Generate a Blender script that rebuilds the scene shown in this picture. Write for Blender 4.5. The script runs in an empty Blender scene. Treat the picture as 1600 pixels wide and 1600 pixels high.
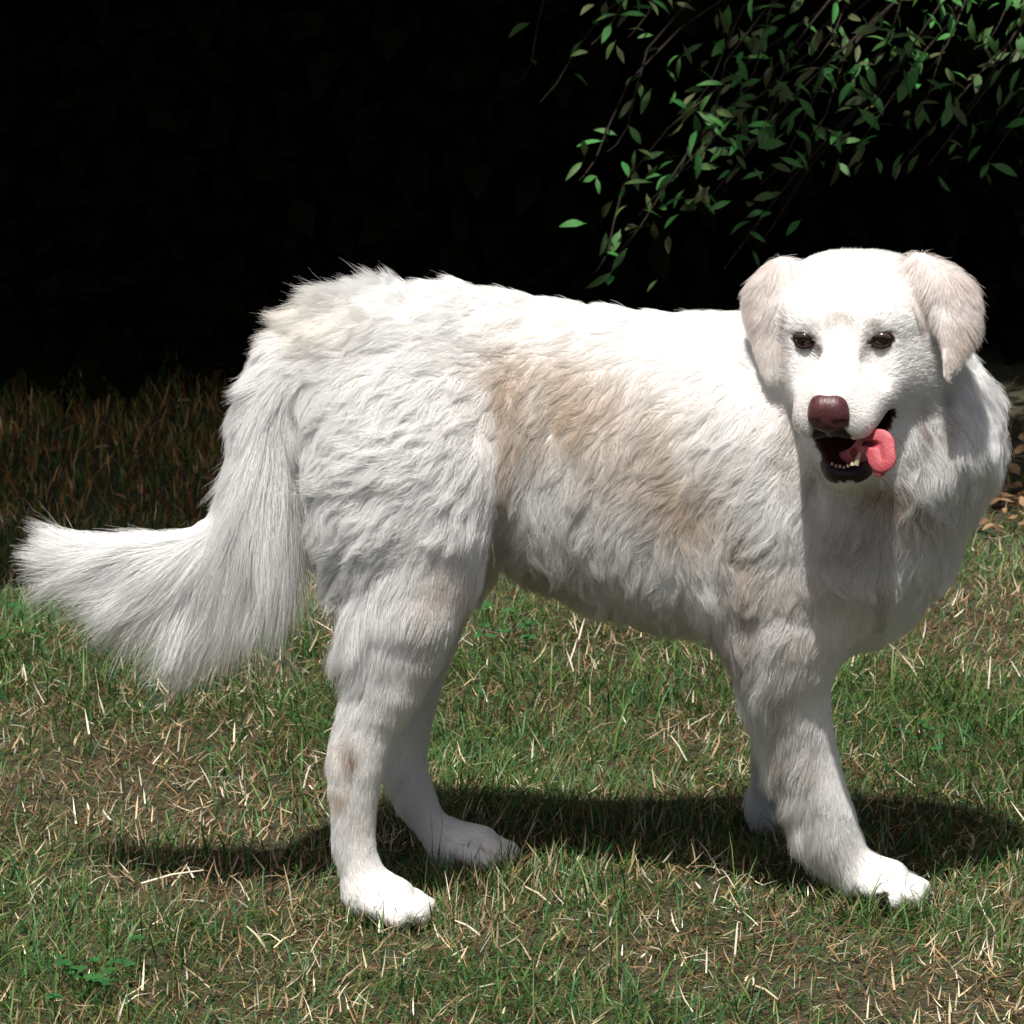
import bpy, math, random
import numpy as np
from mathutils import Vector, Matrix
from mathutils.kdtree import KDTree

R = math.radians
rng = np.random.default_rng(7)
random.seed(7)
SC = bpy.context.scene
COL = SC.collection

# ------------------------------------------------------------------ camera
PITCH = R(13.5)
DIST = 4.6
LOOK_Z = 0.474
FPX = 5974.0                       # focal length in 1600-pixel units
CAM = np.array([0.0, -DIST * math.cos(PITCH), LOOK_Z + DIST * math.sin(PITCH)])
FWD = np.array([0.0, math.cos(PITCH), -math.sin(PITCH)])
RIGHT = np.array([1.0, 0.0, 0.0])
UPV = np.array([0.0, math.sin(PITCH), math.cos(PITCH)])
cd = bpy.data.cameras.new('camera')
cd.sensor_width = 36.0
cd.lens = 36.0 * FPX / 1600.0
cd.clip_start = 0.05
cd.clip_end = 400.0
cam = bpy.data.objects.new('camera', cd)
COL.objects.link(cam)
cam.location = CAM
cam.rotation_euler = (math.pi / 2 - PITCH, 0, 0)
cd.dof.use_dof = True
cd.dof.focus_distance = 4.45
cd.dof.aperture_fstop = 22.0
SC.camera = cam

# ------------------------------------------------------------------ sky, sun, exposure
SUN_EL = R(67)
SUN_AZ = R(-17)                    # 0 = straight behind the camera, negative = from the left
SUN_DIR = np.array([math.sin(SUN_AZ) * math.cos(SUN_EL), -math.cos(SUN_AZ) * math.cos(SUN_EL), math.sin(SUN_EL)])
world = bpy.data.worlds.new('World')
SC.world = world
world.use_nodes = True
wn = world.node_tree.nodes
bgn = wn['Background']
sky = wn.new('ShaderNodeTexSky')
sky.sky_type = 'NISHITA'
sky.sun_disc = False
sky.dust_density = 4.0
sky.air_density = 0.7
sky.ozone_density = 0.5
sky.sun_elevation = SUN_EL
sky.sun_rotation = math.atan2(SUN_DIR[0], SUN_DIR[1])
world.node_tree.links.new(sky.outputs[0], bgn.inputs[0])
bgn.inputs[1].default_value = 0.075
sl = bpy.data.lights.new('sun', 'SUN')
sl.energy = 5.0
sl.angle = R(0.8)
sl.color = (1.0, 0.98, 0.945)
sun = bpy.data.objects.new('sun', sl)
COL.objects.link(sun)
sun.location = (-2, -6, 9)
sun.rotation_euler = Vector(-SUN_DIR).to_track_quat('-Z', 'Y').to_euler()
SC.view_settings.view_transform = 'Standard'
SC.view_settings.look = 'None'
SC.view_settings.gamma = 1.0
SC.view_settings.exposure = 0.42
SC.view_settings.use_curve_mapping = False
SC.render.engine = 'CYCLES'
SC.cycles.max_bounces = 8
SC.cycles.diffuse_bounces = 4
SC.cycles.glossy_bounces = 3
SC.cycles.transmission_bounces = 6
SC.cycles.use_adaptive_sampling = True
SC.cycles.adaptive_threshold = 0.03
SC.cycles.caustics_reflective = False
SC.cycles.caustics_refractive = False
SC.cycles_curves.shape = 'RIBBONS'
SC.cycles_curves.subdivisions = 1

# ------------------------------------------------------------------ helpers
def pix(px, py, Y):
    """point of the plane at depth Y seen at pixel (px, py) of the 1600 frame"""
    d = FWD * FPX + RIGHT * (px - 800.0) - UPV * (py - 800.0)
    return CAM + d * ((Y - CAM[1]) / d[1])

def pxm(Y):
    return (Y - CAM[1]) / math.cos(PITCH) / FPX

def proj(P):
    Q = P - CAM
    z = Q @ FWD
    return 800 + FPX * (Q @ RIGHT) / z, 800 - FPX * (Q @ UPV) / z

def nrm(v):
    v = np.asarray(v, float)
    return v / np.maximum(np.linalg.norm(v, axis=-1, keepdims=True), 1e-9)

def tag(o, label=None, cat=None, group=None, kind=None):
    if label: o['label'] = label
    if cat: o['category'] = cat
    if group: o['group'] = group
    if kind: o['kind'] = kind
    return o

def empty(name, loc):
    o = bpy.data.objects.new(name, None)
    o.empty_display_size = 0.1
    o.location = loc
    COL.objects.link(o)
    return o

def mesh_np(name, V, F, smooth=True, col=None, colname='tint'):
    """V (n,3); F (m,k) with equal face size"""
    V = np.asarray(V, np.float32); F = np.asarray(F, np.int32)
    me = bpy.data.meshes.new(name)
    m, k = F.shape
    me.vertices.add(len(V)); me.loops.add(m * k); me.polygons.add(m)
    me.vertices.foreach_set('co', V.ravel())
    me.loops.foreach_set('vertex_index', F.ravel())
    me.polygons.foreach_set('loop_start', np.arange(0, m * k, k, dtype=np.int32))
    me.polygons.foreach_set('use_smooth', np.full(m, smooth, bool))
    if col is not None:
        c = np.ones((len(V), 4), np.float32); c[:, :3] = col
        a = me.attributes.new(colname, 'FLOAT_COLOR', 'POINT')
        a.data.foreach_set('color', c.ravel())
    me.update(calc_edges=True)
    return me

def link(name, data, mat=None, parent=None):
    o = bpy.data.objects.new(name, data)
    COL.objects.link(o)
    if mat is not None:
        data.materials.append(mat)
    if parent is not None:
        o.parent = parent
        root = parent
        off = Vector((0, 0, 0))
        while root is not None:
            off += root.location; root = root.parent
        o.location = -off               # meshes are written in world coordinates
    return o

def mat_new(name):
    m = bpy.data.materials.new(name)
    m.use_nodes = True
    nt = m.node_tree
    return m, nt.nodes, nt.links, nt.nodes['Principled BSDF']

def set_in(b, **kw):
    for k, v in kw.items():
        k = k.replace('_', ' ')
        if k in b.inputs:
            b.inputs[k].default_value = v

def sinnoise(P, freq, seed, octaves=3):
    """smooth pseudo noise in about -1..1"""
    r = np.random.default_rng(seed)
    out = np.zeros(len(P)); amp = 1.0; tot = 0
    for o in range(octaves):
        for _ in range(3):
            d = nrm(r.normal(size=3)) * freq * r.uniform(0.7, 1.3)
            out += amp * np.sin(P @ d * 2 * math.pi + r.uniform(0, 6.28))
        tot += amp * 1.8
        amp *= 0.55; freq *= 1.9
    return out / tot
# ------------------------------------------------------------------ the dog's body as one implicit surface
PRIM = []      # (tag, points, radii, blend, squash normal, squash factor, sign)
def prim(tagname, pts, rad, k=0.03, n=None, s=1.0, sign=1):
    PRIM.append((tagname, np.asarray(pts, float), np.asarray(rad, float), k, None if n is None else nrm(n), s, sign))

def cone(tagname, a, b, ra, rb, k=0.03, n=None, s=1.0, sign=1):
    prim(tagname, [a, b], [ra, rb], k, n, s, sign)

def chain(tagname, pts, k=0.03, n=None, s=1.0):
    """pts: (px, py, Y, radius in px); a smooth curve is run through them"""
    P = np.array([list(pix(*p[:3])) + [p[3] * pxm(p[2])] for p in pts])
    Q = []
    for i in range(len(P) - 1):
        p0, p1, p2, p3 = P[max(i - 1, 0)], P[i], P[i + 1], P[min(i + 2, len(P) - 1)]
        for t in np.linspace(0, 1, 3)[:-1]:
            Q.append(.5 * (2 * p1 + (p2 - p0) * t + (2 * p0 - 5 * p1 + 4 * p2 - p3) * t * t + (3 * p1 - p0 - 3 * p2 + p3) * t ** 3))
    Q.append(P[-1]); Q = np.array(Q)
    prim(tagname, Q[:, :3], Q[:, 3], k, n, s)

YN = (0, 1, 0)
# trunk
chain('body', [(585, 600, 0, 136), (700, 608, 0, 163), (850, 676, 0, 210), (1010, 728, 0, 241), (1150, 745, 0.0, 252),
               (1235, 745, 0.0, 225)], 0.06, YN, 0.66)
# shoulder hump, neck ruff, fore chest
chain('neck', [(1215, 720, -0.02, 200), (1375, 640, -0.045, 150)], 0.06, YN, 0.85)
chain('neck', [(1290, 815, -0.01, 172), (1400, 720, -0.03, 132)], 0.06, YN, 0.8)
chain('neck', [(1345, 850, -0.02, 120), (1330, 900, -0.02, 90)], 0.06)
# near thigh and hind leg
chain('thigh', [(610, 620, -0.06, 140), (628, 740, -0.098, 148), (625, 820, -0.1, 128), (655, 865, -0.1, 92)], 0.032, YN, 0.52)
chain('hleg', [(662, 855, -0.09, 84), (634, 950, -0.105, 86), (604, 1060, -0.112, 64), (575, 1130, -0.117, 48), (556, 1195, -0.12, 45),
               (553, 1265, -0.12, 35), (556, 1335, -0.12, 33), (578, 1395, -0.122, 34)], 0.03, YN, 0.85)
# far thigh and hind leg
chain('thigh', [(640, 640, 0.055, 150), (650, 800, 0.08, 115), (690, 850, 0.085, 85)], 0.045, YN, 0.55)
chain('hlegfar', [(690, 850, 0.085, 80), (668, 960, 0.085, 56), (644, 1080, 0.08, 40), (637, 1150, 0.08, 32), (634, 1205, 0.08, 32),
               (662, 1270, 0.08, 26), (705, 1335, 0.08, 26)], 0.03, YN, 0.9)
# near foreleg
chain('body', [(1215, 760, -0.07, 150), (1215, 900, -0.095, 115), (1218, 990, -0.095, 84)], 0.06, YN, 0.6)
chain('fleg', [(1222, 990, -0.085, 78), (1232, 1070, -0.075, 64), (1250, 1160, -0.065, 54), (1278, 1245, -0.06, 47), (1294, 1295, -0.055, 46),
               (1328, 1358, -0.05, 36)], 0.03, YN, 0.85)
# far foreleg
chain('flegfar', [(1230, 960, 0.09, 90), (1222, 1100, 0.13, 48), (1214, 1200, 0.19, 36), (1202, 1265, 0.22, 30), (1205, 1310, 0.235, 29)],
      0.03, YN, 0.85)
# paws: a base and four toes each, resting on the ground
def paw(tagname, X, Y, ang, size=1.0):
    f = np.array([math.cos(ang), math.sin(ang), 0.0]); r = np.array([-math.sin(ang), math.cos(ang), 0.0])
    o = np.array([X, Y, 0.0]); z = np.array([0, 0, 1.0])
    cone(tagname, o - f * .022 + z * .030, o + f * .010 + z * .028, .029 * size, .027 * size, 0.02)
    for i, (w, l, q) in enumerate(((-.031, .030, .0145), (-.0108, .049, .0158), (.0108, .049, .0158), (.031, .030, .0145))):
        cone(tagname, o + f * (l - .035) + r * w * .9 + z * .027, o + f * (l - .004) + r * w * 1.1 + z * .017, q * size, q * size * .95, 0.002)
        TOES.append((o + f * (l + .013) + r * w * 1.08 + z * .015, f))
TOES = []
def ground_px(px, Y):
    """x on the ground for a pixel column at depth Y"""
    py = 1400.0
    for _ in range(20):
        p = pix(px, py, Y); py += p[2] / pxm(Y)
    return p[0]
paw('paw', ground_px(604, -.12), -.125, R(-18), .98)
paw('paw', ground_px(1376, -.05), -.055, R(-22), .95)
paw('paw', ground_px(738, .08), .08, R(-12), .9)
paw('paw', ground_px(1220, .235), .235, R(-10), .9)
# tail
chain('tail', [(545, 535, 0.0, 55), (465, 585, -0.02, 54), (415, 655, -0.035, 48), (404, 750, -0.045, 48), (362, 832, -0.05, 40),
               (282, 864, -0.05, 32), (200, 864, -0.05, 24), (140, 858, -0.05, 12)], 0.03)

# head, in its own frame: origin between the eyes, r = picture right, f = towards the nose, u = up
HE = pix(1318, 533, -0.185)
yaw, pit, rol = R(15), R(14), R(-2.5)
Hf = np.array([-math.sin(yaw) * math.cos(pit), -math.cos(yaw) * math.cos(pit), -math.sin(pit)])
Hr = nrm(np.cross([0, 0, 1.0], Hf)); Hu = np.cross(Hf, Hr)
Hr, Hu = Hr * math.cos(rol) - Hu * math.sin(rol), Hu * math.cos(rol) + Hr * math.sin(rol)
def H(a, b, c):
    return HE + a * Hr + b * Hf + c * Hu
def hc(tagname, a, b, ra, rb, k=0.02, n=None, s=1.0, sign=1):
    nn = None if n is None else n[0] * Hr + n[1] * Hf + n[2] * Hu
    cone(tagname, H(*a), H(*b), ra, rb, k, nn, s, sign)
hc('head', (-.020, -.085, -.006), (.020, -.085, -.006), .075, .075, .03)               # skull
hc('head', (-.030, -.040, .004), (.030, -.040, .004), .044, .044, .03)               # brow
hc('head', (-.048, -.065, -.055), (-.028, -.01, -.05), .062, .043, .04)               # cheeks
hc('head', (.048, -.065, -.055), (.028, -.01, -.05), .062, .043, .04)
hc('head', (0, -.02, -.02), (0, .083, -.035), .037, .028, .025)                       # bridge
for sx in (-1, 1):
    hc('head', (sx * .020, .0, -.055), (sx * .0205, .079, -.059), .039, .028, .016)    # flews
    hc('head', (sx * .024, -.012, .022), (sx * .052, -.03, .018), .017, .02, .02)     # brow ridge
# lower jaw
hc('jaw', (0, -.06, -.095), (.004, .045, -.136), .042, .023, .022)
hc('jaw', (-.012, .0, -.118), (-.004, .042, -.137), .026, .02, .02)
hc('jaw', (.016, .0, -.118), (.012, .042, -.137), .026, .02, .02)
# mouth cavity (subtracted): a wedge that opens to the front
hc('cut', (.004, -.01, -.0925), (.004, .09, -.106), .021, .029, .008, (1, 0, 0), 1.75, -1)
hc('cut', (.03, -.012, -.082), (.05, .03, -.088), .010, .012, .006, None, 1, -1)
# eye sockets
EYE = [H(-.0445, .004, .002), H(.0445, .004, .003)]
for e in EYE:
    cone('cut', e + Hf * .012 - Hr * .003, e + Hf * .012 + Hr * .003, .0105, .0105, .012, None, 1, -1)
# hollows below the eyes and the furrow of the stop
for sx in (-1, 1):
    hc('cut', (sx * .034, .024, -.016), (sx * .040, .030, -.030), .011, .009, .022, None, 1, -1)
hc('cut', (0, .018, .024), (0, .024, .008), .008, .008, .024, None, 1, -1)
# throat joins the ruff
cone('neck', H(0, -.09, -.05), pix(1370, 660, -0.05), .07, .125, 0.05)
cone('neck', H(0, -.03, -.125), pix(1330, 800, -0.06), .05, .10, 0.05)
# ears: flattened hanging flaps
def ear(side):
    sx = -1 if side == 'L' else 1
    if side == 'L':
        pts = [((-.080, -.080, .050), .022), ((-.107, -.060, .023), .0255), ((-.101, -.035, -.003), .022), ((-.096, -.015, -.031), .0145), ((-.093, -.006, -.050), .008)]
    else:
        pts = [((.078, -.075, .056), .022), ((.120, -.055, .028), .029), ((.128, -.030, -.0045), .0235), ((.121, -.012, -.031), .014), ((.116, -.006, -.047), .007)]
    nn = (sx * .45, .85, .28)
    prim('ear' + side, [H(*p) for p, _ in pts], [r for _, r in pts], .016, nn[0] * Hr + nn[1] * Hf + nn[2] * Hu, .23)
ear('L'); ear('R')

def prim_dist(p, P):
    _, pts, rad, k, n, s, _s = p
    if n is not None and s != 1.0:
        c = pts.mean(0)
        P = P + np.outer((P - c) @ n * (1 / s - 1), n)
        pts = pts + np.outer((pts - c) @ n * (1 / s - 1), n)
    out = None
    for a, b, ra, rb in zip(pts[:-1], pts[1:], rad[:-1], rad[1:]):
        ba = b - a; L2 = max(ba @ ba, 1e-12)
        t = np.clip(((P - a) @ ba) / L2, 0, 1)
        d = np.linalg.norm(P - a - t[:, None] * ba, axis=1) - (ra + (rb - ra) * t)
        out = d if out is None else np.minimum(out, d)
    if s < 1: out = out * s ** 0.5
    return out

def build_field(PRIM, h=0.0045):
    lo = np.array([9., 9., 9.]); hi = -lo
    for p in PRIM:
        if p[6] < 0: continue
        m = p[2].max() + .03
        lo = np.minimum(lo, p[1].min(0) - m); hi = np.maximum(hi, p[1].max(0) + m)
    dims = np.ceil((hi - lo) / h).astype(int) + 1
    F = np.full(dims, 0.2, np.float32)
    ax = [lo[i] + h * np.arange(dims[i]) for i in range(3)]
    for p in [q for q in PRIM if q[6] > 0] + [q for q in PRIM if q[6] < 0]:
        k = p[3]
        m = p[2].max() * max(p[5], 1) + k + .012
        i0 = np.clip(((p[1].min(0) - m - lo) / h).astype(int), 0, dims - 1)
        i1 = np.clip(((p[1].max(0) + m - lo) / h).astype(int) + 2, 1, dims)
        sl_ = tuple(slice(a, b) for a, b in zip(i0, i1))
        G = np.stack(np.meshgrid(*[ax[i][sl_[i]] for i in range(3)], indexing='ij'), -1).reshape(-1, 3)
        d = prim_dist(p, G).reshape([s.stop - s.start for s in sl_]).astype(np.float32)
        f = F[sl_]
        if p[6] > 0:
            hh = np.maximum(k - np.abs(f - d), 0) / k
            F[sl_] = np.minimum(f, d) - hh * hh * k * .25
        else:
            d = -d
            hh = np.maximum(k - np.abs(f - d), 0) / k
            F[sl_] = np.maximum(f, d) + hh * hh * k * .25
    return F, lo, h

def surface_nets(F, lo, h):
    nx, ny, nz = F.shape
    inside = F < 0
    cnt = np.zeros((nx - 1, ny - 1, nz - 1), np.int8)
    for dx in (0, 1):
        for dy in (0, 1):
            for dz in (0, 1):
                cnt += inside[dx:nx - 1 + dx, dy:ny - 1 + dy, dz:nz - 1 + dz]
    act = (cnt > 0) & (cnt < 8)
    idx = -np.ones(act.shape, np.int64)
    C = np.argwhere(act)
    idx[act] = np.arange(len(C))
    acc = np.zeros((len(C), 3)); num = np.zeros(len(C))
    cor = [(a, b, c) for a in (0, 1) for b in (0, 1) for c in (0, 1)]
    for i in range(8):
        for j in range(i + 1, 8):
            if sum(abs(cor[i][q] - cor[j][q]) for q in range(3)) != 1: continue
            A = C + cor[i]; B = C + cor[j]
            fa = F[A[:, 0], A[:, 1], A[:, 2]]; fb = F[B[:, 0], B[:, 1], B[:, 2]]
            cr = (fa < 0) != (fb < 0)
            t = np.where(cr, fa / np.where(cr, fa - fb, 1), 0)
            P = np.array(cor[i]) + t[:, None] * (np.array(cor[j]) - np.array(cor[i]))
            acc[cr] += P[cr]; num[cr] += 1
    V = lo + h * (C + acc / num[:, None])
    quads = []
    for axis in range(3):
        a, b = [(1, 2), (2, 0), (0, 1)][axis]
        s0 = [slice(None)] * 3; s1 = [slice(None)] * 3
        s0[axis] = slice(0, -1); s1[axis] = slice(1, None)
        i0 = inside[tuple(s0)]; i1 = inside[tuple(s1)]
        E = np.argwhere(i0 != i1)
        ok = (E[:, a] > 0) & (E[:, b] > 0) & (E[:, a] < F.shape[a] - 1) & (E[:, b] < F.shape[b] - 1)
        E = E[ok]
        flip = i0[E[:, 0], E[:, 1], E[:, 2]]
        def cell(da, db):
            q = E.copy(); q[:, a] += da; q[:, b] += db
            return idx[q[:, 0], q[:, 1], q[:, 2]]
        Q = np.stack([cell(-1, -1), cell(0, -1), cell(0, 0), cell(-1, 0)], 1)
        Q[~flip] = Q[~flip][:, ::-1]
        quads.append(Q)
    return V, np.concatenate(quads)

FIELD, F_LO, F_H = build_field(PRIM)
DV, DF = surface_nets(FIELD, F_LO, F_H)
def field_at(P):
    q = (P - F_LO) / F_H
    i = np.clip(np.floor(q).astype(int), 0, np.array(FIELD.shape) - 2); t = q - i
    out = 0
    for c in [(a, b, c) for a in (0, 1) for b in (0, 1) for c in (0, 1)]:
        w = np.prod(np.where(np.array(c), t, 1 - t), axis=1)
        out = out + w * FIELD[i[:, 0] + c[0], i[:, 1] + c[1], i[:, 2] + c[2]]
    return out
# relax the net a little
def laplace(V, F, it, lam=.5):
    E = np.concatenate([F[:, [0, 1]], F[:, [1, 2]], F[:, [2, 3]], F[:, [3, 0]]])
    E = np.concatenate([E, E[:, ::-1]])
    deg = np.bincount(E[:, 0], minlength=len(V))[:, None]
    for _ in range(it):
        S = np.stack([np.bincount(E[:, 0], V[E[:, 1], c], len(V)) for c in range(3)], 1)
        V = V + lam * (S / deg - V)
    return V
DV = laplace(DV, DF, 3)
POS = [p for p in PRIM if p[6] > 0]
TAGS = sorted(set(p[0] for p in POS))
_d = np.stack([prim_dist(p, DV) for p in POS], 1)
VTAG = np.array([TAGS.index(p[0]) for p in POS])[_d.argmin(1)]
CUTD = np.min(np.stack([prim_dist(p, DV) for p in PRIM if p[6] < 0], 1), 1)
del _d
print('dog verts', len(DV), FIELD.shape)
# ------------------------------------------------------------------ materials of the dog
def fur_material():
    m = bpy.data.materials.new('dog_fur'); m.use_nodes = True
    nt = m.node_tree; nt.nodes.clear()
    out = nt.nodes.new('ShaderNodeOutputMaterial')
    at = nt.nodes.new('ShaderNodeAttribute'); at.attribute_name = 'fur_tint'
    hi = nt.nodes.new('ShaderNodeHairInfo')
    hb = nt.nodes.new('ShaderNodeBsdfHairPrincipled')
    hb.parametrization = 'COLOR'
    hb.inputs['Roughness'].default_value = 0.38
    hb.inputs['Radial Roughness'].default_value = 0.55
    hb.inputs['Coat'].default_value = 0.0
    hb.inputs['Random Roughness'].default_value = 0.2
    hb.inputs['IOR'].default_value = 1.5
    df = nt.nodes.new('ShaderNodeBsdfDiffuse')
    mix = nt.nodes.new('ShaderNodeMixShader'); mix.inputs[0].default_value = HAIR_MIX
    nt.links.new(at.outputs['Color'], hb.inputs['Color'])
    nt.links.new(at.outputs['Color'], df.inputs['Color'])
    nt.links.new(df.outputs[0], mix.inputs[1]); nt.links.new(hb.outputs[0], mix.inputs[2])
    nt.links.new(mix.outputs[0], out.inputs[0])
    return m
HAIR_MIX = 0.6
M_FUR = fur_material()

def attr_mat(name, attr, rough=.7, spec=.3, sss=0.0, bump=0.0, bscale=300):
    m, n, l, b = mat_new(name)
    a = n.new('ShaderNodeAttribute'); a.attribute_name = attr
    l.new(a.outputs['Color'], b.inputs['Base Color'])
    set_in(b, Roughness=rough); b.inputs['Specular IOR Level'].default_value = spec
    if sss: b.inputs['Subsurface Weight'].default_value = sss; b.inputs['Subsurface Radius'].default_value = (.01, .004, .003); b.inputs['Subsurface Scale'].default_value = .5
    if bump:
        t = n.new('ShaderNodeTexNoise'); t.inputs['Scale'].default_value = bscale; t.inputs['Detail'].default_value = 3
        bm = n.new('ShaderNodeBump'); bm.inputs['Strength'].default_value = bump; bm.inputs['Distance'].default_value = .001
        l.new(t.outputs['Fac'], bm.inputs['Height']); l.new(bm.outputs[0], b.inputs['Normal'])
    return m

def noisy_mat(name, c1, c2, scale, rough=.5, spec=.4, bump=.3, sss=0.0, dist=.0012):
    m, n, l, b = mat_new(name)
    tc = n.new('ShaderNodeTexCoord')
    t = n.new('ShaderNodeTexNoise'); t.inputs['Scale'].default_value = scale; t.inputs['Detail'].default_value = 5
    cr = n.new('ShaderNodeValToRGB'); cr.color_ramp.elements[0].color = (*c1, 1); cr.color_ramp.elements[1].color = (*c2, 1)
    cr.color_ramp.elements[0].position = .35; cr.color_ramp.elements[1].position = .65
    l.new(tc.outputs['Object'], t.inputs['Vector'])
    l.new(t.outputs['Fac'], cr.inputs[0]); l.new(cr.outputs[0], b.inputs['Base Color'])
    bm = n.new('ShaderNodeBump'); bm.inputs['Strength'].default_value = bump; bm.inputs['Distance'].default_value = dist
    l.new(t.outputs['Fac'], bm.inputs['Height']); l.new(bm.outputs[0], b.inputs['Normal'])
    set_in(b, Roughness=rough); b.inputs['Specular IOR Level'].default_value = spec
    if sss:
        b.inputs['Subsurface Weight'].default_value = sss; b.inputs['Subsurface Radius'].default_value = (1., .35, .25); b.inputs['Subsurface Scale'].default_value = .004
    return m

# ------------------------------------------------------------------ fur tint: tan patches, and browns painting in shade at belly, neck and creases
TINTS = [  # px, py, rx, ry, strength, colour
    (880, 590, 95, 55, .55, 0), (850, 640, 70, 60, .45, 0), (950, 660, 100, 60, .5, 0), (1030, 740, 100, 60, .62, 0), (1090, 800, 60, 50, .55, 0),
    (950, 670, 150, 95, .30, 0), (800, 560, 50, 60, .3, 0), (790, 780, 14, 110, .5, 1), (800, 640, 25, 60, .3, 1), (795, 690, 22, 120, .35, 0), (920, 880, 90, 40, .25, 0),  # narrow browns put shade along the flank crease
    (845, 900, 70, 40, .55, 1), (960, 970, 110, 30, .4, 1), (1120, 1010, 50, 40, .45, 1), (1165, 960, 28, 60, .5, 1),  # belly underside: shade painted into the coat colour
    (1160, 880, 35, 60, .35, 0), (1250, 920, 70, 40, .35, 0), (1270, 1010, 50, 40, .3, 0), (1225, 1140, 22, 90, .35, 0), (1270, 1200, 12, 80, .3, 0),
    (690, 920, 36, 52, .5, 0), (670, 1010, 25, 60, .25, 0), (548, 1185, 13, 26, .7, 2), (530, 1245, 20, 20, .5, 0), (535, 1170, 25, 25, .3, 0),
    (560, 1290, 20, 20, .2, 0), (480, 500, 45, 40, .28, 3), (540, 520, 60, 40, .18, 3), (400, 800, 50, 30, .15, 0),
    (1375, 765, 50, 28, .6, 1), (1420, 790, 60, 30, .35, 1), (1440, 670, 9, 40, .55, 1), (1475, 650, 9, 50, .6, 1), (1360, 830, 80, 30, .35, 1), (1380, 930, 14, 50, .5, 1),
    (1235, 690, 16, 60, .4, 1), (1270, 740, 22, 26, .45, 1), (1225, 540, 8, 60, .6, 1), (1180, 700, 14, 60, .15, 0), (1300, 860, 80, 40, .15, 1),  # browns beside the ear and down the neck paint the shadow there
    (1318, 480, 22, 60, .16, 3), (1440, 470, 12, 26, .5, 1), (1259, 537, 20, 15, .7, 2), (1378, 532, 25, 15, .75, 2), (1366, 511, 9, 7, .6, 2), (1284, 548, 9, 7, .5, 2), (1352, 546, 9, 6, .4, 2), (1293, 600, 26, 16, .25, 2),
]
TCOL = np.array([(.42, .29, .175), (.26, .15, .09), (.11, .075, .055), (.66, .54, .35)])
WHITE = np.array([.845, .835, .81])

def fur_colour(P, tags):
    px, py = proj(P)
    wob = sinnoise(P, 14, 3)
    c = np.tile(WHITE, (len(P), 1)) * (1 + .03 * sinnoise(P, 6, 5)[:, None])
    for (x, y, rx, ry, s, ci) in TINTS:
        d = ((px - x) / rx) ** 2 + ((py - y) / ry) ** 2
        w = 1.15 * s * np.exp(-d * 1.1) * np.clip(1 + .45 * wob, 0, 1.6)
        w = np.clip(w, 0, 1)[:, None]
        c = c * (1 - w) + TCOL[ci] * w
    for t, s in (('earL', .40), ('earR', .40)):
        w = (tags == TAGS.index(t)) * s * (1 + .5 * wob)
        c = c * (1 - w[:, None]) + np.array([.62, .43, .33]) * w[:, None]
    return np.clip(c, .02, .93)

# bare, dark skin: mouth, lips, eyelids
def headloc(P):
    Q = P - HE
    return Q @ Hr, Q @ Hf, Q @ Hu
def bare(P):
    a, b, c = headloc(P)
    cut = np.min(np.stack([prim_dist(p, P) for p in PRIM if p[6] < 0][:2], 1), 1)
    m = cut < .0045
    lip = (prim_dist(JAWFRONT, P) < 0) 
    up = (np.abs(a) < .022) & (b > .07) & (c < -.062)
    nosebase = np.linalg.norm(P - H(0, .104, -.047), axis=1) < .0225
    for e in EYE:
        q = P - e; sg = np.sign((e - HE) @ Hr)
        m |= ((q @ Hr) / .0165) ** 2 + ((q @ Hu + .0005 - .10 * sg * (q @ Hr)) / .0100) ** 2 < 1
    return m | lip | nosebase | up
JAWFRONT = ('x', np.array([H(-.016, .06, -.133), H(.026, .06, -.131)]), np.array([.0165, .0165]), .01, None, 1.0, 1)

DOG = empty('dog', (0, 0, 0))
tag(DOG, 'large white long-haired dog standing side-on on the lawn with head turned, tongue out', 'dog')
vb = bare(DV)
vc = np.tile(np.array([.74, .69, .64]), (len(DV), 1))
vc[vb] = (.014, .005, .005)
a_, b_, c_ = headloc(DV)
deep = vb & (b_ < .06) & (np.abs(c_ + .1) < .05)
vc[deep] = (.05, .011, .010)
M_SKIN = attr_mat('dog_skin', 'tint', rough=.45, spec=.35, bump=.25, bscale=500)
BODY = link('body', mesh_np('dog_body', DV, DF, col=vc), M_SKIN, DOG)

# ------------------------------------------------------------------ small sculpted parts
def sculpt(name, prims, mat, h=.0014, parent=None, relax=2):
    f, lo, hh = build_field(prims, h)
    V, F = surface_nets(f, lo, hh)
    V = laplace(V, F, relax)
    return link(name, mesh_np(name, V, F), mat, parent or DOG)
def P_(pts, rad, k=.004, n=None, s=1.0, sign=1):
    return ('x', np.array(pts, float), np.array(rad, float), k, None if n is None else nrm(n), s, sign)

M_NOSE = noisy_mat('nose_leather', (.055, .014, .017), (.095, .028, .030), 420, .42, .5, .5)
NA, NB, NC = -.001, .102, -.041
nose = sculpt('nose', [
    P_([H(-.0058 + NA, NB, NC + .005), H(.0058 + NA, NB, NC + .005)], [.0172, .0172], .006),
    P_([H(-.0095 + NA, NB + .003, NC - .005), H(.0095 + NA, NB + .003, NC - .005)], [.0142, .0142], .006),
    P_([H(NA, NB + .003, NC - .010), H(NA, NB - .004, NC - .026)], [.012, .007], .008),
    P_([H(-.0105 + NA, NB + .020, NC - .006), H(-.022 + NA, NB + .010, NC - .007)], [.0042, .0034], .003, None, 1, -1),
    P_([H(.0105 + NA, NB + .020, NC - .006), H(.022 + NA, NB + .010, NC - .007)], [.0042, .0034], .003, None, 1, -1),
    P_([H(NA, NB + .023, NC - .006), H(NA, NB + .012, NC - .034)], [.0011, .0011], .002, None, 1, -1),
], M_NOSE, .0011)
nose['label'] = 'brownish pink nose leather with dark nostrils'

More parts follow.
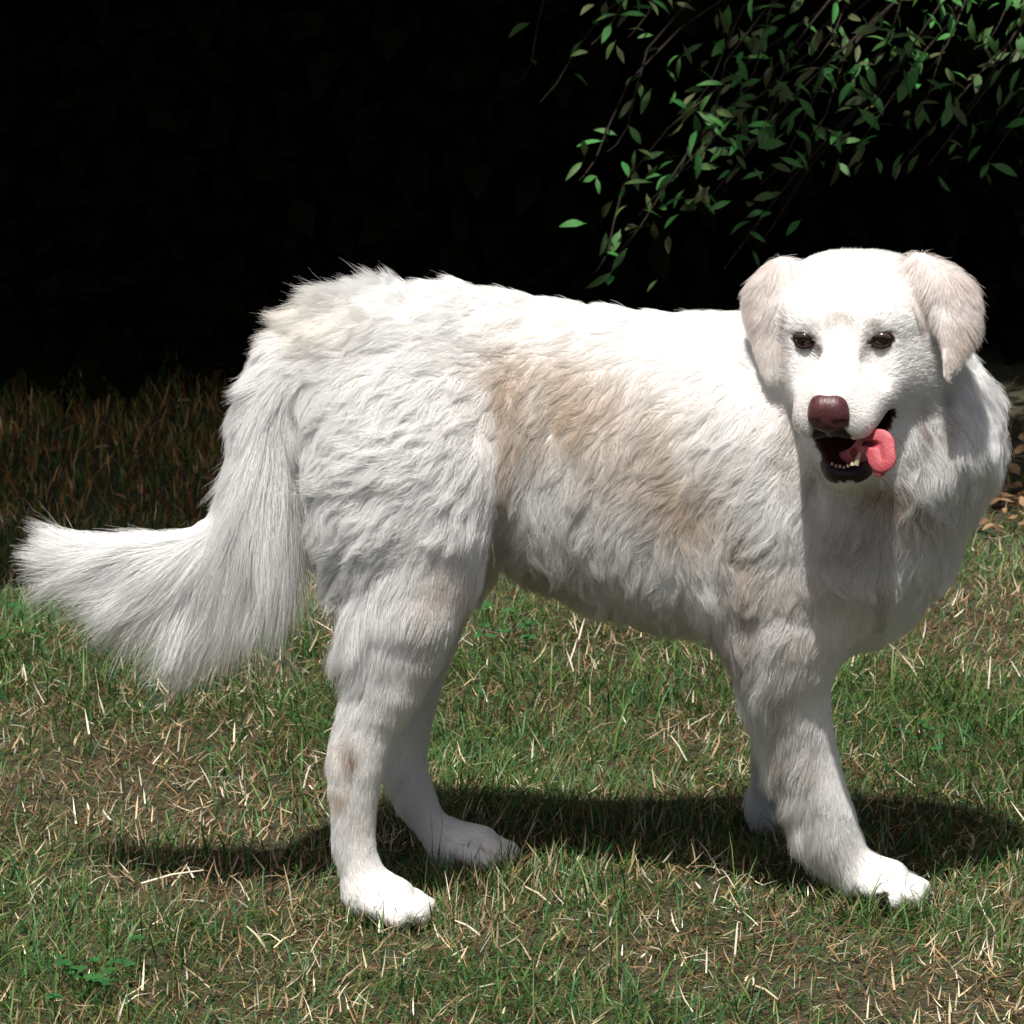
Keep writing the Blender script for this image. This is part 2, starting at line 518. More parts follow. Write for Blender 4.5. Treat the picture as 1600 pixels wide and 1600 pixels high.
M_TONGUE = noisy_mat('tongue_flesh', (.36, .062, .075), (.44, .09, .10), 320, .5, .4, .6, .25)
tn = nrm(np.array([-.45, -.85, .28]))
TG = [(1312, 718, -.190, 11), (1338, 710, -.215, 14), (1360, 694, -.250, 23), (1374, 696, -.266, 26), (1378, 715, -.273, 24), (1374, 734, -.273, 12)]
tp = [pix(*t[:3]) for t in TG]; tr = [t[3] * pxm(t[2]) for t in TG]
tongue = sculpt('tongue', [
    P_(tp, tr, .004, tn, .22),
    P_([p + tn * .0055 for p in tp[1:-1]], [.0036] * 4, .006, None, 1, -1)], M_TONGUE, .0012)
tongue['label'] = 'pink tongue lolling out of one side of the mouth'

M_TOOTH = noisy_mat('tooth_enamel', (.26, .20, .13), (.36, .30, .21), 300, .3, .5, .1)
def tooth(p0, p1, r0, r1):
    p0 = np.array(p0); p1 = np.array(p1); ax = nrm(p1 - p0)
    u = nrm(np.cross(ax, Hf)); v = np.cross(ax, u)
    V = []; F = []
    ring = 10
    for i, t in enumerate((0, .3, .6, .85, .97)):
        rr = r0 + (r1 - r0) * t ** 1.3
        for j in range(ring):
            an = 2 * math.pi * j / ring
            V.append(p0 + (p1 - p0) * t + (u * math.cos(an) + v * math.sin(an) * .75) * rr)
    for i in range(4):
        for j in range(ring):
            F.append((i * ring + j, i * ring + (j + 1) % ring, (i + 1) * ring + (j + 1) % ring, (i + 1) * ring + j))
    V.append(p1); c = len(V) - 1
    F += [(4 * ring + j, 4 * ring + (j + 1) % ring, c, c) for j in range(ring)]
    me = bpy.data.meshes.new('tooth'); me.from_pydata([tuple(map(float, q)) for q in V], [], [f if f[2] != f[3] else f[:3] for f in F])
    for q in me.polygons: q.use_smooth = True
    return link('tooth', me, M_TOOTH, DOG)
TY = -.262
for x, y, w, hgt in ((1300, 727, 2.6, 4.5), (1306, 730, 2.4, 4), (1312, 731, 2.8, 5), (1318, 732, 2.3, 4), (1324, 730, 3.0, 5.5), (1331, 728, 3.8, 8)):
    tooth(pix(x, y, TY), pix(x + .5, y - hgt, TY + .002), w * .00072, .0009)
tooth(pix(1337, 727, TY), pix(1345, 705, TY + .002), 5.2 * .00072, .0009)

# eyes
M_EYE, n_, l_, b_e = mat_new('eye_brown')
geo = n_.new('ShaderNodeAttribute'); geo.attribute_name = 'tint'
l_.new(geo.outputs['Color'], b_e.inputs['Base Color'])
set_in(b_e, Roughness=.15); b_e.inputs['Specular IOR Level'].default_value = .3
b_e.inputs['Coat Weight'].default_value = .35; b_e.inputs['Coat Roughness'].default_value = .03
M_LID = noisy_mat('eyelid_skin', (.012, .006, .005), (.03, .014, .011), 500, .85, .15, .4)
for e in EYE:
    V = []; F = []; C = []
    nu, nv = 28, 18
    look = nrm(Hf + np.array([.03, 0, .05])); su = nrm(np.cross([0, 0, 1.0], look)); sv = np.cross(look, su)
    for i in range(nv + 1):
        th = math.pi * i / nv
        for j in range(nu):
            ph = 2 * math.pi * j / nu
            V.append(e - Hf * .0045 + .0120 * (look * math.cos(th) + math.sin(th) * (su * math.cos(ph) + sv * math.sin(ph))))
            C.append((.003, .002, .002) if th < .34 else ((.022, .008, .004) if th < .80 else (.05, .03, .025)))
    for i in range(nv):
        for j in range(nu):
            F.append((i * nu + j, (i + 1) * nu + j, (i + 1) * nu + (j + 1) % nu, i * nu + (j + 1) % nu))
    eye = link('eye', mesh_np('eye', V, F, col=np.array(C)), M_EYE, DOG)
    # upper and lower lid: an almond rim of dark skin
    for up in (1, -1):
        pts = []
        for t in np.linspace(-1, 1, 9):
            an = t * 1.25
            q = e - Hf * .0045 + .0122 * nrm(look * math.cos(an) * .95 + su * math.sin(an) + sv * up * (.60 if up > 0 else .52) * math.cos(an * 1.12))
            pts.append(q)
        sculpt('eyelid', [P_(pts, [.0012] + [.0021] * 7 + [.0012], .002)], M_LID, .0011, eye, 1)

# claws
M_CLAW = noisy_mat('claw_horn', (.10, .075, .06), (.2, .16, .13), 200, .4, .5, .2)
for p, f in TOES:
    q = sculpt('claw', [P_([p - f * .006, p + f * .001 - np.array([0, 0, .002]), p + f * .005 - np.array([0, 0, .006])], [.0032, .0026, .001], .002)], M_CLAW, .0013, None, 1)
# ------------------------------------------------------------------ fur: combed strands grown from the skin
G = {}
G['trunk'] = [(1120,500,-1,.1,24,14),(980,480,-1,.08,24,12),(850,470,-1,.08,24,12),(730,450,-1,.05,32,22),(640,440,-1,-.05,42,30),(600,440,-1,-.1,44,34),(550,455,-.95,.1,46,36),(500,500,-.9,.3,46,34),
 (1100,600,-.9,.45,26,11),(950,600,-.8,.6,24,11),(850,560,-.85,.5,26,11),(740,560,-.95,.35,32,15),(620,560,-.95,.3,36,16),(520,560,-.8,.6,38,15),
 (1180,720,-.95,.2,30,14),(1080,720,-.7,.7,26,12),(960,720,-.55,.8,28,12),(860,700,-.5,.85,30,14),(800,680,-.4,.9,32,14),(720,680,-.85,.5,36,16),(640,680,-.95,.3,40,18),(560,680,-.9,.35,42,16),(480,660,-.6,.7,35,12),
 (1180,850,-.3,.95,36,14),(1110,860,.25,1,50,22),(1000,860,-.2,1,45,16),(900,850,.05,1,50,15),(840,800,.25,1,50,14),(790,800,-.05,1,38,12),(740,720,-.45,.9,42,20),(700,800,-.6,.8,42,22),(640,790,-.85,.55,42,20),(560,790,-.75,.6,45,18),(490,800,-.5,.85,45,14),
 (1080,980,-.2,1,40,10),(960,950,-.2,1,40,10),(860,910,-.1,1,42,10),
 (720,860,-.5,.85,25,12),(640,870,-.7,.7,35,16),(560,880,-.65,.75,55,20),(480,900,-.5,.85,75,22),(470,960,-.4,.9,75,22),
 (1230,900,-.2,1,26,14),(1180,960,-.4,.9,26,14),(1240,760,-.6,.8,34,14),(1300,980,-.1,1,20,12)]
G['hleg'] = [(690,920,-.2,1,15,12),(620,950,-.5,.85,35,18),(552,930,-.5,.85,62,32),(545,985,-.5,.85,54,30),(540,1040,-.45,.9,38,24),(530,1110,-.25,.95,22,16),(525,1085,-.3,.95,30,18),(640,1040,-.15,1,14,10),(560,1080,-.35,.95,25,15),(600,1150,-.1,1,11,10),
 (530,1150,-.1,1,16,14),(560,1200,0,1,11,10),(520,1290,-.1,1,18,18),(580,1300,.1,1,9,10),(600,1390,.7,.7,9,10)]
G['hlegfar'] = [(690,920,-.2,1,22,16),(640,1060,0,1,16,16),(640,1160,0,1,14,16),(615,1230,-.1,1,22,24),(690,1310,.6,.8,11,15)]
G['fleg'] = [(1240,1010,0,1,17,12),(1150,1000,-.3,.95,34,20),(1150,1040,-.35,.9,44,32),(1160,1090,-.45,.9,50,38),(1176,1140,-.45,.9,54,40),(1192,1185,-.45,.9,56,40),(1212,1230,-.45,.9,54,38),(1240,1285,-.5,.85,48,32),(1205,1130,-.3,.95,22,16),(1228,1210,-.3,.95,22,16),(1290,1100,.05,1,10,8),(1300,1200,.1,1,10,8),
 (1250,1150,-.15,1,15,12),(1280,1280,-.05,1,15,12),(1340,1340,.5,.85,10,10)]
G['flegfar'] = [(1200,1000,-.1,1,22,15),(1170,1150,-.3,1,22,15),(1180,1300,0,1,14,12)]
G['paw'] = [(620,1400,.9,.3,5,7),(1400,1390,.9,.3,5,7)]
G['neck'] = [(1200,600,-.7,.6,32,15),(1230,700,-.7,.7,36,18),(1280,780,-.3,.95,38,18),(1380,780,.1,1,40,18),(1330,880,-.05,1,40,16),(1420,900,.1,1,40,16),(1480,800,.25,.95,42,18),(1520,700,.3,.9,42,22),
 (1530,600,.35,.9,38,22),(1480,520,.4,.8,34,18),(1280,950,-.1,1,28,12),(1400,960,0,1,32,14),(1200,480,-.8,.3,26,12)]
G['tail'] = [(520,500,-.95,.2,46,34),(480,520,-.9,.4,46,34),(450,560,-.7,.8,42,26),(380,600,-.6,.8,28,18),(440,640,-.1,1,60,12),(360,680,-.3,1,28,14),(430,740,.05,1,175,9),(448,690,.05,1,135,10),(432,800,.2,1,190,9),(350,770,-.4,.9,30,14),(410,830,.1,1,180,9),(385,855,.0,1,165,9),
 (340,865,-.25,1,150,10),(320,815,-.8,.5,32,13),(280,885,-.5,.9,140,10),(240,832,-.95,.15,42,13),(220,880,-.75,.75,130,11),(180,880,-.9,.5,115,12),(150,840,-1,-.08,72,13),(130,860,-1,.2,75,13)]
GROUP = {'body': 'trunk', 'thigh': 'trunk', 'hleg': 'hleg', 'hlegfar': 'hlegfar', 'fleg': 'fleg', 'flegfar': 'flegfar', 'paw': 'paw', 'neck': 'neck', 'tail': 'tail'}

def grad(P, e=.006):
    g = np.stack([field_at(P + np.eye(3)[i] * e) - field_at(P - np.eye(3)[i] * e) for i in range(3)], 1)
    return nrm(g)

def comb(P, N, tags):
    """direction, length (m), lift for roots P"""
    n = len(P)
    px, py = proj(P)
    D = np.zeros((n, 3)); L = np.full(n, .012); A = np.full(n, .2)
    for t, g in GROUP.items():
        m = tags == TAGS.index(t)
        if not m.any(): continue
        gg = np.array(G[g], float)
        x, y = px[m], py[m]
        sx = np.zeros(len(x)); sy = sx.copy(); sl = sx.copy(); sa = sx.copy(); sw = sx.copy()
        for (qx, qy, dx, dy, ln, lf) in gg:
            w = 1 / (((x - qx) ** 2 + (y - qy) ** 2) + 350) ** 1.6
            il = math.hypot(dx, dy)
            sx += w * dx / il; sy += w * dy / il; sl += w * ln; sa += w * lf; sw += w
        D[m] = np.stack([sx / sw, 0 * sx, -sy / sw], 1)
        L[m] = sl / sw / 1000; A[m] = np.radians(sa / sw)
    # head and jaw: away from the nose, downwards on the cheeks
    hm = np.isin(tags, [TAGS.index('head'), TAGS.index('jaw')])
    if hm.any():
        a, b, c = headloc(P[hm])
        away = nrm(P[hm] - H(0, .12, -.03))
        down = np.clip((-.02 - b) / .08, 0, 1)[:, None] * np.clip((.02 - c) / .06, 0, 1)[:, None]
        D[hm] = away - Hu * .9 * down + np.outer(np.sign(a) * .3, Hr) * down
        back = np.clip((.07 - b) / .14, 0, 1)
        L[hm] = .0045 + .010 * back + .018 * down[:, 0]
        A[hm] = R(14) + R(8) * down[:, 0]
    for t in ('earL', 'earR'):
        m = tags == TAGS.index(t)
        if not m.any(): continue
        s = -1 if t == 'earL' else 1
        a, b, c = headloc(P[m])
        D[m] = -Hu + np.outer(np.clip((np.abs(a) - .10) / .03, -1, 1) * s * .35, Hr)
        L[m] = .008 + .017 * np.clip((c + .03) / .08, 0, 1)
        A[m] = R(13) + R(10) * np.clip((c + .01) / .06, 0, 1)
    return D, L, A

def grow(n_target):
    # sample the skin
    T = np.concatenate([DF[:, [0, 1, 2]], DF[:, [0, 2, 3]]])
    a, b, c = DV[T[:, 0]], DV[T[:, 1]], DV[T[:, 2]]
    cr = np.cross(b - a, c - a); area = np.linalg.norm(cr, axis=1) / 2
    fn = nrm(cr); view = nrm(CAM - (a + b + c) / 3)
    facing = (fn * view).sum(1)
    ft = VTAG[T[:, 0]]
    w = area * np.where(facing > -.25, 1.0, .33)
    dens = {'head': 2.6, 'jaw': 2.4, 'earL': 2.2, 'earR': 2.2, 'paw': 3.0, 'hleg': 1.7, 'hlegfar': 2.4, 'flegfar': 1.6, 'fleg': 1.6, 'tail': 2.6}
    for t, k in dens.items():
        w[ft == TAGS.index(t)] *= k
    pick = rng.choice(len(T), n_target, p=w / w.sum())
    u = rng.random(n_target); v = rng.random(n_target)
    sw = u + v > 1; u[sw] = 1 - u[sw]; v[sw] = 1 - v[sw]
    P = a[pick] + u[:, None] * (b - a)[pick] + v[:, None] * (c - a)[pick]
    tg = ft[pick]
    keep = ~bare(P)
    P = P[keep]; tg = tg[keep]
    N = grad(P)
    # smooth the region borders: each root takes the tag of a jittered neighbour
    D, L, A = comb(P, N, tg)
    # waves in the coat
    long = np.clip(L / .04, 0, 1)
    wv = sinnoise(P, 9, 11) ; wv2 = sinnoise(P, 20, 12)
    side = np.cross(N, D)
    D = D + side * (.42 * wv + .25 * wv2)[:, None] * long[:, None]
    T_ = nrm(D - N * (D * N).sum(1, keepdims=True))
    leg = np.isin(tg, [TAGS.index(t) for t in ('hleg', 'hlegfar', 'fleg', 'flegfar', 'paw')])
    A = A * (1 + (.45 + .3 * long) * np.where(leg, .3, 1) * sinnoise(P, 22, 13))
    rx, ry = proj(P)
    rump = np.exp(-((rx - 550) / 90) ** 2 - ((ry - 455) / 55) ** 2) * (tg != TAGS.index('neck'))
    tuft = np.clip(sinnoise(P, 13, 77), -.3, 1)
    A = A + rump * R(24) * tuft; L = L * (1 + .45 * rump * tuft)
    L = L * (1 + .18 * sinnoise(P, 12, 14)) * rng.uniform(.72, 1.12, len(P))
    A = np.clip(A + rng.normal(0, R(3.5), len(P)), R(3), R(72))
    jit = rng.normal(0, .085, (len(P), 3))
    d0 = nrm(T_ * np.cos(A)[:, None] + N * np.sin(A)[:, None] + jit)
    K = 7
    ts = np.linspace(0, 1, K)
    S = np.zeros((len(P), K, 3), np.float32)
    grav = np.array([0, 0, -1.0])
    istail = (tg == TAGS.index('tail'))
    for i, t in enumerate(ts):
        bend = (-N * (np.sin(A) * .55 * (1 - .85 * rump) * np.clip(1.6 - A / R(36), .2, 1))[:, None] + grav * .10 + side * (.22 * wv2)[:, None] * long[:, None])
        S[:, i] = P + L[:, None] * (d0 * t + bend * t * t)
    # locks wave along their length on the trunk
    wavy = long * np.isin(tg, [TAGS.index(t) for t in ('body', 'thigh', 'neck')]) * (L < .1)
    ph = 4.0 * sinnoise(P, 7, 101) + 2.0 * sinnoise(P, 18, 102)
    sd_ = nrm(np.cross(N, T_))
    for i, t in enumerate(ts):
        S[:, i] += (sd_ * (.0034 * wavy * t ** .7 * np.sin(2 * math.pi * t * L / .026 + ph))[:, None]).astype(np.float32)
    # two levels of clumping into locks
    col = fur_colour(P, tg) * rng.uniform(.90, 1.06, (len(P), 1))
    stray = rng.random(len(P)) < .10
    S[stray] += (rng.normal(0, .10, (stray.sum(), 1, 3)) * (ts ** 1.5)[None, :, None] * L[stray][:, None, None]).astype(np.float32)
    for spacing, strength, pw in ((.006, .48, 1.2), (.019, .54, 1.5)):
        m_c = max(200, int(len(P) * 0 + 1.7 / spacing ** 2 * .9))
        ids = rng.choice(len(P), min(m_c, len(P) // 4), replace=False)
        kd = KDTree(len(ids))
        Q = P[ids] + T_[ids] * .0
        for j, q in enumerate(Q): kd.insert(q, j)
        kd.balance()
        near = np.fromiter((kd.find(q)[1] for q in P), int, len(P))
        c = ids[near]
        same = (T_ * T_[c]).sum(1) > .3
        st = strength * np.where(same, 1, 0) * np.clip(L / .022, .15, 1) * rng.uniform(.6, 1.1, len(P)) * np.where(stray, .15, 1)
        for t_, k_ in (('fleg', .55), ('flegfar', .5), ('hleg', .6), ('hlegfar', .4), ('earL', .45), ('earR', .45), ('head', .5), ('paw', .3)):
            st[tg == TAGS.index(t_)] *= k_
        st[np.isin(tg, [TAGS.index('body'), TAGS.index('thigh')])] *= 1.15
        ratio = np.clip(L / np.maximum(L[c], 1e-4), 0, 1.3)
        Sc = S[c].copy()
        for i, t in enumerate(ts):
            tgt = P[c] + (Sc[:, i] - P[c]) * ratio[:, None]
            S[:, i] += (tgt - S[:, i]) * (st * t ** pw)[:, None]
    return P, S, L, col, tg

import time as _t
_t0 = _t.time()
NHAIR = 480000
FP, FS, FL, FC, FT = grow(NHAIR)
def curves(name, S, rad_root, rad_tip, col, mat, parent):
    n, K, _ = S.shape
    cu = bpy.data.hair_curves.new(name)
    cu.add_curves([K] * n)
    cu.attributes['position'].data.foreach_set('vector', np.ascontiguousarray(S, np.float32).ravel()) if 'position' in cu.attributes else cu.position_data.foreach_set('vector', np.ascontiguousarray(S, np.float32).ravel())
    t = np.linspace(0, 1, K)
    prof = (np.asarray(rad_root)[:, None] * (1 - t ** 1.6)[None] + np.asarray(rad_tip)[:, None] * (t ** 1.6)[None]).astype(np.float32)
    ra = cu.attributes.get('radius') or cu.attributes.new('radius', 'FLOAT', 'POINT')
    ra.data.foreach_set('value', prof.ravel())
    c4 = np.ones((n, 4), np.float32); c4[:, :3] = col
    ca = cu.attributes.new('fur_tint', 'FLOAT_COLOR', 'CURVE')
    ca.data.foreach_set('color', c4.ravel())
    return link(name, cu, mat, parent)
rr = np.where(FL < .015, .00019, .00023) * rng.uniform(.7, 1.25, len(FL))
fur = curves('fur', FS, rr, rr * .25, FC, M_FUR, DOG)
fur['label'] = 'long wavy white coat with tan patches on the flank'
fur['kind'] = 'stuff'
print('fur', len(FL), _t.time() - _t0)
# ------------------------------------------------------------------ ground
M_SOIL, n_, l_, b_s = mat_new('lawn_soil')
tc = n_.new('ShaderNodeTexCoord')
t1 = n_.new('ShaderNodeTexNoise'); t1.inputs['Scale'].default_value = 45; t1.inputs['Detail'].default_value = 8
t2 = n_.new('ShaderNodeTexNoise'); t2.inputs['Scale'].default_value = 3; t2.inputs['Detail'].default_value = 4
cr = n_.new('ShaderNodeValToRGB')
cr.color_ramp.elements[0].color = (.012, .008, .005, 1); cr.color_ramp.elements[1].color = (.07, .042, .022, 1)
cr.color_ramp.elements[0].position = .3; cr.color_ramp.elements[1].position = .75
mx = n_.new('ShaderNodeMix'); mx.data_type = 'RGBA'; mx.inputs['B'].default_value = (.03, .035, .012, 1)
l_.new(tc.outputs['Object'], t1.inputs['Vector']); l_.new(tc.outputs['Object'], t2.inputs['Vector'])
l_.new(t1.outputs['Fac'], cr.inputs[0]); l_.new(cr.outputs[0], mx.inputs['A']); l_.new(t2.outputs['Fac'], mx.inputs['Factor'])
l_.new(mx.outputs['Result'], b_s.inputs['Base Color'])
bm = n_.new('ShaderNodeBump'); bm.inputs['Distance'].default_value = .01; bm.inputs['Strength'].default_value = .8
l_.new(t1.outputs['Fac'], bm.inputs['Height']); l_.new(bm.outputs[0], b_s.inputs['Normal'])
set_in(b_s, Roughness=.95)

def ground_z(x, y):
    x = np.asarray(x, float); y = np.asarray(y, float)
    z = .006 * np.sin(x * 5.1 + 1) * np.cos(y * 4.3) + .004 * np.sin(x * 11 + y * 9)
    far = np.clip((y - 1.2) / 3, 0, 1)
    return z - .004 + far * (.03 * np.sin(x * 1.3 + .5) + .03 * np.sin(y * 1.7)) 
xs = np.concatenate([[-60, -30, -12, -7], np.linspace(-5, 5, 126), [7, 12, 30, 60]])
ys = np.concatenate([[-60, -30, -12, -7], np.linspace(-5, 8, 150), [12, 30, 60, 90]])
GX, GY = np.meshgrid(xs, ys, indexing='ij')
GZ = ground_z(GX, GY)
V = np.stack([GX, GY, GZ], -1).reshape(-1, 3)
ii = np.arange(len(xs) * len(ys)).reshape(len(xs), len(ys))
F = np.stack([ii[:-1, :-1], ii[1:, :-1], ii[1:, 1:], ii[:-1, 1:]], -1).reshape(-1, 4)
lawn = link('ground', mesh_np('ground', V, F), M_SOIL)
tag(lawn, 'brown soil and thatch of the lawn running back under the trees', kind='structure')

# ------------------------------------------------------------------ grass and straw
def blade_mat(name, attr='tint', transl=.35):
    m = bpy.data.materials.new(name); m.use_nodes = True
    nt = m.node_tree; nt.nodes.clear()
    o = nt.nodes.new('ShaderNodeOutputMaterial'); a = nt.nodes.new('ShaderNodeAttribute'); a.attribute_name = attr
    p = nt.nodes.new('ShaderNodeBsdfPrincipled'); p.inputs['Roughness'].default_value = .5; p.inputs['Specular IOR Level'].default_value = .35
    t = nt.nodes.new('ShaderNodeBsdfTranslucent'); mix = nt.nodes.new('ShaderNodeMixShader'); mix.inputs[0].default_value = transl
    nt.links.new(a.outputs['Color'], p.inputs['Base Color']); nt.links.new(a.outputs['Color'], t.inputs['Color'])
    nt.links.new(p.outputs[0], mix.inputs[1]); nt.links.new(t.outputs[0], mix.inputs[2]); nt.links.new(mix.outputs[0], o.inputs[0])
    return m
M_GRASS = blade_mat('grass_blades')
M_STRAW = blade_mat('dry_straw', transl=.15)

def blades(X, Y, L, W, lean, az, bend, col, z0=0.0, seg=3):
    """curved flat blades; returns V, F, C (quads)"""
    n = len(X)
    Z = ground_z(X, Y) + z0
    h = np.stack([np.cos(az), np.sin(az), np.zeros(n)], 1)
    tw = az + math.pi / 2 + rng.normal(0, .5, n)
    s = np.stack([np.cos(tw), np.sin(tw), np.zeros(n)], 1)
    ts = np.linspace(0, 1, seg + 1)
    V = np.zeros((n, seg + 1, 2, 3)); ang = lean.copy(); p = np.stack([X, Y, Z], 1)
    wprof = [1.0, .95, .7, .08] if seg == 3 else [1.0, .9, .15]
    for i in range(seg + 1):
        V[:, i, 0] = p - s * (W * wprof[i] / 2)[:, None]; V[:, i, 1] = p + s * (W * wprof[i] / 2)[:, None]
        p = p + (h * np.sin(ang)[:, None] + np.array([0, 0, 1.0]) * np.cos(ang)[:, None]) * (L / seg)[:, None]
        p[:, 2] = np.maximum(p[:, 2], Z + .002)
        ang = ang + bend / seg
    base = (np.arange(n) * (seg + 1) * 2)[:, None]
    F = np.concatenate([np.stack([base[:, 0] + 2 * i, base[:, 0] + 2 * i + 1, base[:, 0] + 2 * i + 3, base[:, 0] + 2 * i + 2], 1) for i in range(seg)])
    C = np.repeat(col, (seg + 1) * 2, axis=0)
    return V.reshape(-1, 3), F, C

def scatter(n, x0, x1, y0, y1):
    return rng.uniform(x0, x1, n), rng.uniform(y0, y1, n)

def patch(X, Y, f, seed):
    return sinnoise(np.stack([X, Y, 0 * X], 1), f, seed)

GREENS = np.array([(.055, .135, .030), (.075, .17, .040), (.040, .11, .025), (.12, .19, .045), (.13, .14, .042), (.02, .13, .040)])
DRY = np.array([(.56, .44, .26), (.66, .55, .36), (.42, .28, .14), (.32, .18, .085), (.74, .67, .52)])
Vs, Fs, Cs = [], [], []
off = 0
def add(v, f, c):
    global off
    Vs.append(v); Fs.append(f + off); Cs.append(c); off += len(v)
# thatch of old brown bits close to the soil
X, Y = scatter(60000, -1.5, 1.5, -1.15, 2.0); n = len(X)
THATCH = np.array([(.16, .08, .035), (.22, .12, .055), (.11, .058, .028), (.30, .20, .10), (.06, .08, .025)])
col = THATCH[rng.integers(0, 5, n)] * rng.uniform(.7, 1.3, (n, 1))
add(*blades(X, Y, rng.uniform(.012, .035, n), rng.uniform(.001, .0024, n), np.clip(rng.normal(1.3, .3, n), .4, 1.7), rng.uniform(0, 6.28, n), rng.normal(0, .4, n), col, .003, 2))
def litter_bed(X, Y):
    px, py = proj(np.stack([X, Y, 0 * X], 1))
    return (px > 1480 + 30 * np.sin(py * .05)) & (py < 842 + 12 * np.sin(px * .07))
# near lawn
X, Y = scatter(230000, -1.5, 1.5, -1.15, 1.9)
pn = patch(X, Y, 1.6, 21) + .5 * patch(X, Y, 5, 22)
keep = rng.random(len(X)) < np.clip(.75 + .35 * pn, .35, 1)
keep &= ~(litter_bed(X, Y) & (rng.random(len(X)) < .9))
X, Y, pn = X[keep], Y[keep], pn[keep]
n = len(X)
L = rng.uniform(.014, .050, n) * (1 + .3 * np.clip(pn, -1, 1))
col = GREENS[rng.integers(0, len(GREENS), n)] * rng.uniform(.7, 1.35, (n, 1))
dry = rng.random(n) < np.clip(.22 - .2 * pn, .04, .5)
col[dry] = DRY[rng.integers(0, 4, dry.sum())] * rng.uniform(.4, 1.0, (dry.sum(), 1))
swirl = 3.0 * patch(X, Y, .9, 55)
az = np.where(rng.random(n) < .5, swirl + rng.normal(0, .6, n), rng.uniform(0, 6.28, n))
add(*blades(X, Y, L, rng.uniform(.0009, .0023, n), np.abs(rng.normal(.85, .4, n)), az, rng.uniform(.2, 1.5, n), col, 0, 2))
# longer tufts in the foreground corner and around the feet
X, Y = scatter(9000, -1.4, 1.4, -1.15, 1.2)
pt = patch(X, Y, 2.6, 31)
k_ = pt > .15; X, Y = X[k_], Y[k_]; n = len(X)
col = GREENS[rng.integers(0, 4, n)] * rng.uniform(.8, 1.4, (n, 1))
add(*blades(X, Y, rng.uniform(.05, .085, n), rng.uniform(.0016, .003, n), np.abs(rng.normal(.5, .3, n)), rng.uniform(0, 6.28, n), rng.uniform(.4, 1.4, n), col))
# grass standing round the paws
for (qx, qy) in ((604, 1425), (1376, 1405), (738, 1370), (1220, 1335)):
    d_ = FWD * FPX + RIGHT * (qx - 800.0) - UPV * (qy - 800.0); g_ = CAM + d_ * (-CAM[2] / d_[2])
    X = g_[0] + rng.normal(.01, .07, 420); Y = g_[1] + rng.normal(-.045, .03, 420); n = len(X)
    col = GREENS[rng.integers(0, 5, n)] * rng.uniform(.6, 1.2, (n, 1))
    dr = rng.random(n) < .25; col[dr] = DRY[rng.integers(0, 4, dr.sum())] * .8
    add(*blades(X, Y, rng.uniform(.03, .06, n), rng.uniform(.001, .0022, n), np.abs(rng.normal(.4, .3, n)), rng.uniform(0, 6.28, n), rng.uniform(.3, 1.3, n), col, 0, 2))
    X = g_[0] + rng.normal(0, .13, 14); Y = g_[1] + rng.normal(-.03, .05, 14); n = 14
    col = np.array([(.05, .07, .025), (.12, .10, .04)])[rng.integers(0, 2, n)]
    add(*blades(X, Y, rng.uniform(.07, .13, n), rng.uniform(.0008, .0014, n), np.abs(rng.normal(.15, .15, n)), rng.uniform(0, 6.28, n), rng.uniform(.0, .5, n), col, 0, 2))
# shaded lawn further back
X, Y = scatter(45000, -2.8, 2.8, 1.8, 3.4)
k_ = ~(litter_bed(X, Y) & (rng.random(len(X)) < .93)); X, Y = X[k_], Y[k_]; n = len(X)
col = GREENS[rng.integers(0, len(GREENS), n)] * rng.uniform(.8, 1.4, (n, 1))
dry = rng.random(n) < .5
col[dry] = DRY[rng.integers(0, 4, dry.sum())] * rng.uniform(.4, .8, (dry.sum(), 1))
col = col * np.array([1.35, 1.0, .6])
tall = 1 + .5 * np.clip((Y - 2.2) / .8, 0, 1)
add(*blades(X, Y, rng.uniform(.015, .045, n) * tall, rng.uniform(.002, .0045, n), np.abs(rng.normal(.35, .3, n)), rng.uniform(0, 6.28, n), rng.uniform(.2, 1.2, n), col))
grass = link('grass', mesh_np('grass', np.concatenate(Vs), np.concatenate(Fs), smooth=True, col=np.concatenate(Cs)), M_GRASS)
tag(grass, 'short mown green grass with drying blades all over the lawn', 'grass', kind='stuff')

# cut straw lying about
Vs, Fs, Cs = [], [], []; off = 0
X, Y = scatter(38000, -1.5, 1.5, -1.15, 1.9)
ps = patch(X, Y, 2.2, 41) + .6 * patch(X, Y, 6, 42) - .35 * patch(X, Y, 1.6, 21)
k_ = rng.random(len(X)) < np.clip(.42 + .55 * ps, .06, 1); X, Y = X[k_], Y[k_]; n = len(X)
col = DRY[rng.integers(0, len(DRY), n)] * rng.uniform(.4, 1.15, (n, 1))
add(*blades(X, Y, rng.uniform(.010, .040, n), rng.uniform(.001, .0028, n), np.clip(rng.normal(1.1, .45, n), -.2, 1.75), rng.uniform(0, 6.28, n), rng.normal(0, .5, n), col, .012, 2))
straw = link('dry_straw', mesh_np('dry_straw', np.concatenate(Vs), np.concatenate(Fs), smooth=True, col=np.concatenate(Cs)), M_STRAW)
tag(straw, 'pale dry grass clippings scattered over the lawn', 'straw', kind='stuff')

